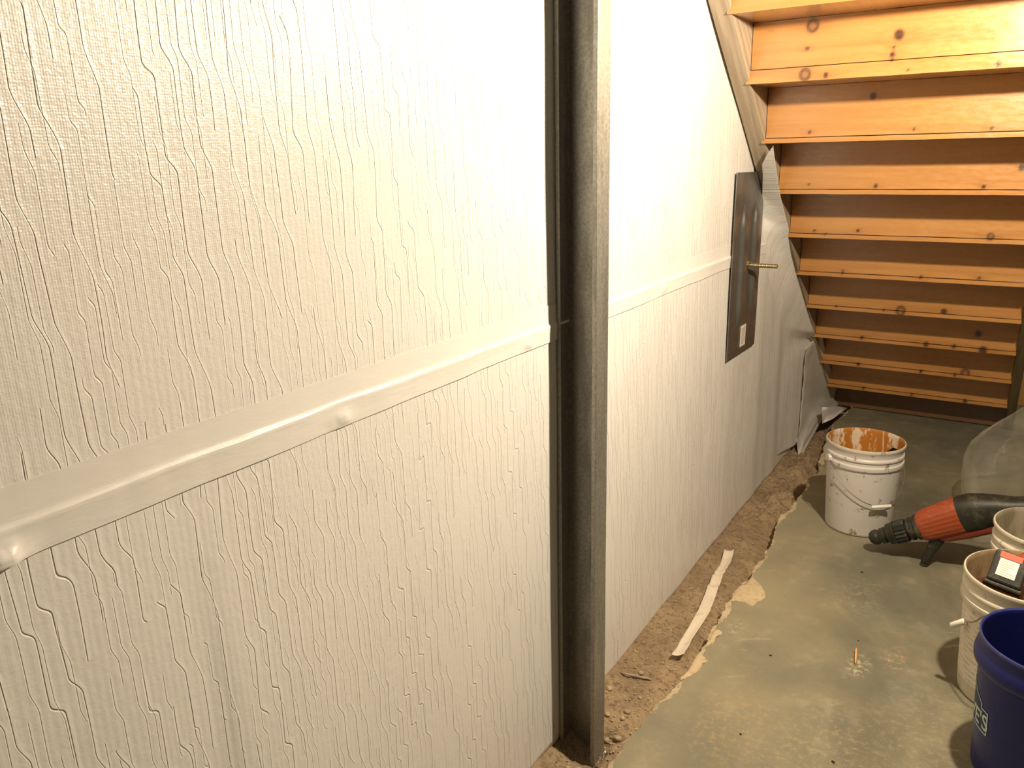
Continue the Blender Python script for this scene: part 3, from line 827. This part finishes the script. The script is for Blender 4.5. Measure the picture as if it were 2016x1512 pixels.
# ================================================================== ROTARY HAMMER ON THE FLOOR
def build_hammer():
    YD = 3.06
    P = lambda a, b: on_y(a, b, YD)
    tip = P(1722, 1058); rear = P(1960, 1002)
    ax = (rear-tip).normalized(); side = Vector((0, 0, 1)).cross(ax).normalized(); upv = ax.cross(side).normalized()
    if upv.z < 0: upv = -upv
    t = thing('rotary_hammer', (tip.x, tip.y, 0), 'orange and black rotary hammer lying on the slab, chuck beside the lone white bucket', 'power tool')
    T = Vector(t.location); sc = (P(1822, 1040)-P(1822, 1041)).length*1.0
    def at(px):                    # distance along the axis for a pixel column on the axis
        f = (px-1722)/(1960-1722); return (rear-tip).length*f
    def sect(s, ru, rs, dz=0, n=40, fl=0, p=2.0):
        c = tip + ax*s + upv*dz - T; ring = []
        for i in range(n):
            a = 2*PI*i/n; ca, sa = math.cos(a), math.sin(a)
            rr = (abs(ca)**p + abs(sa)**p)**(-1/p)
            k = 1 + (fl*(1 if (i % 2) else -1))
            ring.append(c + side*(ca*rr*rs*k) + upv*(sa*rr*ru*k))
        return ring
    def part(name, secs, mat, smooth=True, auto=35, fl=0, parent=t, p=2.0, n=40):
        bm = bmesh.new(); loft(bm, [sect(s, r, r2, dz, n, fl, p) for s, r, r2, dz in secs])
        bmesh.ops.recalc_face_normals(bm, faces=bm.faces[:])
        return obj(name, bm, mat, parent, smooth=smooth, auto=auto)
    u = .0021   # metres per pixel there
    ch = part('chuck', [(at(1712), .012, .012, 0), (at(1714), .020, .020, 0), (at(1720), .027, .027, 0), (at(1728), .029, .029, 0), (at(1731), .025, .025, 0), (at(1734), .025, .025, 0), (at(1737), .029, .029, 0), (at(1746), .030, .030, 0),
                        (at(1747), .026, .026, 0), (at(1751), .026, .026, 0)], M_black)
    part('chuck_sleeve', [(at(1750), .030, .030, 0), (at(1752), .038, .038, 0), (at(1763), .040, .040, 0), (at(1765), .043, .043, 0), (at(1768), .043, .043, 0)], M_black)
    part('fluted_ring', [(at(1768), .040, .040, 0), (at(1770), .041, .041, 0), (at(1788), .041, .041, 0), (at(1790), .038, .038, 0)], M_black, fl=.06, n=36, smooth=False, auto=None)
    part('neck', [(at(1789), .034, .034, 0), (at(1793), .036, .036, 0), (at(1796), .042, .042, 0), (at(1801), .043, .043, 0), (at(1803), .039, .039, 0), (at(1807), .039, .039, 0), (at(1809), .046, .046, 0), (at(1815), .048, .048, 0), (at(1818), .047, .047, 0)], M_black)
    # orange housing with long ribs
    bm = bmesh.new(); secs = []
    for s, r, r2, dz in [(at(1816), .046, .042, 0), (at(1820), .052, .045, .001), (at(1830), .056, .047, .002), (at(1850), .059, .050, .004), (at(1872), .062, .052, .006), (at(1893), .064, .053, .008), (at(1898), .064, .053, .008)]:
        secs.append(sect(s, r, r2, dz, 96, 0, 2.6))
    for q, ring in enumerate(secs):
        if 1 < q < 6:
            c = sum(ring, Vector())/len(ring)
            for i, p in enumerate(ring): ring[i] = c + (p-c)*(1 + .013*(1 if (i//2) % 2 else -1))
    loft(bm, secs); bmesh.ops.recalc_face_normals(bm, faces=bm.faces[:])
    obj('motor_housing', bm, M_orange, t, smooth=True, auto=30)
    part('lower_band', [(at(1845), .014, .028, -.050), (at(1860), .019, .033, -.054), (at(1900), .021, .036, -.056), (at(1960), .019, .034, -.058), (at(2000), .014, .03, -.058)], M_redband, p=3)
    part('rear_body', [(at(1897), .064, .053, .008), (at(1905), .066, .055, .009), (at(1925), .065, .055, .008), (at(1948), .058, .051, .003), (at(1970), .050, .046, -.004), (at(1995), .040, .042, -.014), (at(2030), .033, .035, -.026), (at(2070), .028, .03, -.05)], M_black, p=2.5)
    # rear grip loop running down behind the buckets
    bm = bmesh.new(); a0 = tip + ax*at(2050) + upv*(-.05) - T
    tube(bm, [a0, a0+Vector((.05, .0, -.02)), a0+Vector((.08, .0, -.08)), a0+Vector((.07, .0, -.15))], [.024, .022, .020, .018], 16)
    obj('rear_grip', bm, M_black, t, smooth=True)
    # stubby side handle planted on the floor
    bm = bmesh.new(); h0 = P(1845, 1062) - T; h1 = Vector((P(1822, 1092).x, P(1822, 1092).y-.02, .016)) - Vector((T.x, T.y, 0))
    m_ = h0.lerp(h1, .5)
    tube(bm, [h0+Vector((0, 0, .02)), h0, m_, h1.lerp(m_, .15), h1], [.026, .025, .017, .015, .012], 16)
    obj('side_handle', bm, M_black, t, smooth=True)
    # scuffed badge
    bm = bmesh.new(); c = tip + ax*at(1925) - side*.0 - T
    return t
build_hammer()

# ================================================================== POWER TOOL ON THE SECOND BUCKET
def build_battery_tool():
    c = Vector((.995, 2.345, .388))
    t = thing('cordless_tool', c, 'black battery of an orange cordless tool with red and white tag, in a bucket mouth', 'power tool', rot=(math.radians(-36), math.radians(9), math.radians(-4)))
    t.scale = (.74, .74, .74)
    def B(name, a, b, m, bev=.004, parent=t):
        bm = bmesh.new(); box(bm, a, b, 0, bev); return obj(name, bm, m, parent, smooth=False)
    bt = B('battery', (-.052, -.03, -.060), (.060, .035, .060), M_black, .009)
    B('battery_foot', (-.060, -.024, -.075), (.066, .040, -.058), M_black, .006)
    tg = B('red_tag', (-.036, -.0325, .033), (.036, -.0305, .056), M_tagred, .0004); 
    wt = B('white_tag', (-.032, -.0325, -.034), (.030, -.0305, .031), M_tagwhite, .0004)
    bm = bmesh.new(); rnd = random.Random(2)
    for k in range(7): box(bm, (-.026, -.0331, -.028+k*.008), (rnd.uniform(.0, .024), -.0326, -.0258+k*.008))
    obj('tag_print', bm, Mat('faint_print', (.62, .56, .36), .6).m, wt)
    bm = bmesh.new()
    tube(bm, [(.02, .045, .03), (.05, .06, .06), (.10, .07, .075), (.18, .07, .06)], [.03, .040, .042, .038], 20)
    obj('orange_body', bm, M_orange, t, smooth=True)
build_battery_tool()

# ================================================================== CLEAR PLASTIC BAG
def build_bag():
    # crumpled dome of clear film spilling in from the right
    prof = [(1897, 985), (1893, 955), (1893, 925), (1898, 893), (1910, 872), (1930, 856), (1960, 834), (1990, 816), (2016, 800), (2050, 775), (2090, 760), (2140, 770)]
    yb = 3.62
    base = [on_y(a, b, yb) for a, b in prof]
    t0 = base[0]
    bm = bmesh.new()
    def samp(t):
        k = t*(len(base)-1); i = min(int(k), len(base)-2); return base[i].lerp(base[i+1], k-i)
    def fn(a, b):
        top = samp(a)
        s = b*2-1
        rad = .26*math.sin(PI*min(1, .12+a*.9))
        y = yb + s*rad + .0
        z = max(.004, top.z*(1-abs(s)**2.2))
        x = top.x + .10*abs(s)**2*(1-a)
        f = .018*fbm(a*5, b*4, 1) + .01*math.sin(a*11+b*6)
        return Vector((x+f*.3*(abs(s)), y+f, max(.003, z+f*.5*(abs(s) > .12))))
    grid(bm, 60, 44, fn)
    bmesh.ops.recalc_face_normals(bm, faces=bm.faces[:])
    o = obj('plastic_bag', bm, M_film, smooth=True)
    tag(o, 'crumpled clear plastic sheeting heaped on the floor at the right of the stairs', 'plastic sheeting')
build_bag()

# ================================================================== SMALL THINGS
def build_strip():
    pl = [(1436, 1084), (1428, 1110), (1412, 1140), (1400, 1170), (1386, 1205), (1368, 1235), (1350, 1262), (1334, 1294)]
    pts = [on_z(a, b, -.050) for a, b in pl]
    def samp(t):
        k = t*(len(pts)-1); i = min(int(k), len(pts)-2); return pts[i].lerp(pts[i+1], k-i)
    bm = bmesh.new()
    def fn(a, b):
        p = samp(a); w = .034
        z = max(dirt_h(p.x, p.y)+.004, -.056) + .006*math.sin(a*PI) + .012*(sm(.9, 1, a)) + .006*(1-sm(0, .06, a))
        return Vector((p.x + (b-.5)*w, p.y + (b-.5)*.02, z + .004*math.sin(a*9)*(b-.5)*2 + .006*(b-.5)**2*4))
    grid(bm, 80, 6, fn, lambda a, b: (a, b*.05))
    o = obj('paper_strip', bm, M_strip, smooth=True); thicken(o, .0012, 0)
    tag(o, 'long curled off-white trimmed strip of wrap lying in the dirt trench', 'offcut strip')
build_strip()
def stone(name, loc, r, label, group, mat=M_stone, sq=(1, .8, .6), seed=0, cat='pebble'):
    bm = bmesh.new(); bmesh.ops.create_icosphere(bm, subdivisions=2, radius=1)
    for v in bm.verts:
        k = 1 + .28*fbm(v.co.x*1.4+seed, v.co.y*1.4, v.co.z*1.4+seed)
        v.co = Vector((v.co.x*sq[0]*r*k, v.co.y*sq[1]*r*k, v.co.z*sq[2]*r*k))
    o = obj(name, bm, mat, smooth=True); o.location = loc; o.rotation_euler = (0, 0, seed*1.7)
    return tag(o, label, cat, group)
peb = [(1200, 1358, .011, 'pale angular pebble beside the stud, halfway up the gravel'), (1216, 1443, .012, 'round tan pebble in the gravel right of the stud foot'), (1195, 1440, .010, 'round tan pebble touching the right side of the stud'),
       (1236, 1398, .011, 'flat light pebble in the middle of the near gravel'), (1226, 1410, .008, 'small pinkish pebble next to the flat light one'), (1262, 1322, .010, 'curved brown clod with dark shadow above the near gravel'),
       (1118, 1503, .009, 'small round pebble left of the stud foot at the frame bottom'), (1138, 1505, .010, 'rounded tan pebble below the open stud channel'), (1196, 1405, .009, 'tan pebble half hidden behind the stud edge'),
       (1244, 1330, .008, 'small clod just above the buried stick'), (1260, 1368, .007, 'tiny stone below the buried stick near the slab edge'), (1235, 1462, .007, 'tiny stone near the broken slab corner')]
for i, (px, py, r, lb) in enumerate(peb):
    q = on_z(px, py, -.055); stone('pebble', (q.x, q.y, dirt_h(q.x, q.y)+r*.35), r, lb, 'pebbles in the near gravel', seed=i+1, sq=(1, .85-.1*(i % 2), .62))
def gravel():
    bm = bmesh.new(); rnd = random.Random(5)
    for i in range(900):
        y = rnd.choice((rnd.uniform(1.5, 2.3), rnd.uniform(1.5, 4.2))); x = rnd.uniform(.03, edge_x(y)-.008)
        r = rnd.uniform(.0012, .0042)
        ret = bmesh.ops.create_icosphere(bm, subdivisions=1, radius=r)
        c = Vector((x, y, dirt_h(x, y)+r*.3)); sx, sy = rnd.uniform(.8, 1.5), rnd.uniform(.6, 1.1)
        for v in ret['verts']: v.co = Vector((v.co.x*sx*rnd.uniform(.8, 1.1), v.co.y*sy, v.co.z*.7)) + c
    o = obj('gravel', bm, M_stone, smooth=False)
    tag(o, 'fine gravel and crumbs scattered over the trench earth', 'gravel', None, 'stuff')
gravel()
def stick(name, a, b, r, mat, label, cat):
    bm = bmesh.new(); n = 8
    tube(bm, [a.lerp(b, i/n)+Vector((0, 0, .001*math.sin(i*2.1))) for i in range(n+1)], [r*(.35+.65*math.sin(PI*(.12+.8*i/n))) for i in range(n+1)], 8)
    return tag(obj(name, bm, mat, smooth=True), label, cat)
def dpt(px, py, up_=.004):
    q = on_z(px, py, -.058); return Vector((q.x, q.y, dirt_h(q.x, q.y)+up_))
stick('twig', dpt(1222, 1331), dpt(1283, 1337), .004, M_stone, 'thin dirt-coated stick half buried across the trench', 'stick')
a = on_z(1686, 1275, .012); b = on_z(1683, 1305, .003)
stick('wood_sliver', on_z(1686, 1276, .016), on_z(1684, 1306, .004), .0035, M_sliver, 'small orange wood sliver sticking up from dust on the slab', 'wood sliver')
def chip(px, py, r, lb):
    q = on_z(px, py, 0); r *= .62; return stone('debris_chip', (q.x, q.y, r*.45), r, lb, 'dark crumbs on the slab', M_dark, (1.2, .7, .6), px*.01, 'debris')
chip(1697, 1127, .007, 'dark crumb on the slab between the white bucket and the drill shadow')
chip(1517, 1291, .006, 'dark crumb on the slab right of the white strip')
chip(1690, 1262, .004, 'tiny dark crumb just above the wood sliver')
chip(1640, 1501, .007, 'dark crumb at the bottom edge of the slab')
chip(1458, 1446, .005, 'brown crumb among the sawdust near the stud')
# steel ball end and shiny washer by the stud foot
q = on_z(1186, 1489, -.045)
w = thing('steel_bolt', (q.x, q.y, -.045), 'shiny steel bolt head at the right foot of the metal stud', 'bolt')
bm = bmesh.new(); bmesh.ops.create_uvsphere(bm, u_segments=20, v_segments=12, radius=.0075); 
for v in bm.verts: v.co += Vector((.004, .008, .006))
obj('bolt_cap', bm, M_chrome, w, smooth=True)
bm = bmesh.new(); lathe(bm, [(.003, 0), (.009, 0), (.010, .0015), (.009, .003), (.003, .003), (.003, 0)], 24); obj('washer', bm, M_chrome, w, smooth=True, auto=40)
# dried mortar splashes on the slab edge
def patch(pl, label):
    c = [on_z(a, b, 0) for a, b in pl]; m_ = sum(c, Vector())/len(c)
    bm = bmesh.new(); N = 72; ring = []
    n = len(c)
    for i in range(N):
        t = i/N*n; k = int(t); p0, p1, p2, p3 = c[(k-1) % n], c[k % n], c[(k+1) % n], c[(k+2) % n]; f = t-k
        p = .5*((2*p1) + (p2-p0)*f + (2*p0-5*p1+4*p2-p3)*f*f + (3*p1-p0-3*p2+p3)*f**3)
        p += (p-m_).normalized()*.005*fbm(i*.45, m_.x*10)
        ring.append(p)
    ctr = bm.verts.new((m_.x, m_.y, .0035)); r1 = [bm.verts.new((m_.lerp(p, .8).x, m_.lerp(p, .8).y, .003)) for p in ring]; r2 = [bm.verts.new((p.x, p.y, .0006)) for p in ring]
    for i in range(N):
        j = (i+1) % N; bm.faces.new((ctr, r1[i], r1[j])); bm.faces.new((r1[i], r2[i], r2[j], r1[j]))
    bmesh.ops.recalc_face_normals(bm, faces=bm.faces[:])
    if bm.faces[0].normal.z < 0:
        bmesh.ops.reverse_faces(bm, faces=bm.faces[:])
    tag(obj('dried_mortar', bm, M_mortar, smooth=True), label, 'mortar splash', 'dried mortar splashes along the slab edge')
patch([(1455, 1158), (1440, 1181), (1450, 1183), (1468, 1187), (1479, 1193), (1491, 1187), (1507, 1175), (1503, 1162), (1495, 1150), (1480, 1137), (1470, 1150)], 'largest tan dried mortar splash on the slab edge')
patch([(1409, 1241), (1421, 1244), (1420, 1250), (1410, 1254), (1407, 1264), (1394, 1271), (1386, 1276), (1396, 1261)], 'small lobed pale mortar splash on the slab edge by the strip')
patch([(1377, 1286), (1384, 1292), (1393, 1302), (1382, 1308), (1378, 1316), (1368, 1326), (1352, 1334), (1340, 1338), (1356, 1318)], 'pale mortar splash on the slab edge nearest the strip end')
# white chip by the stair foot
q = on_z(1660, 786, 0); stone('plaster_chip', (q.x+.03, q.y-.02, .014), .018, 'small white plaster chip at the left foot of the stairs', None, M_sticker, (1.2, .8, .7), 3, 'debris')
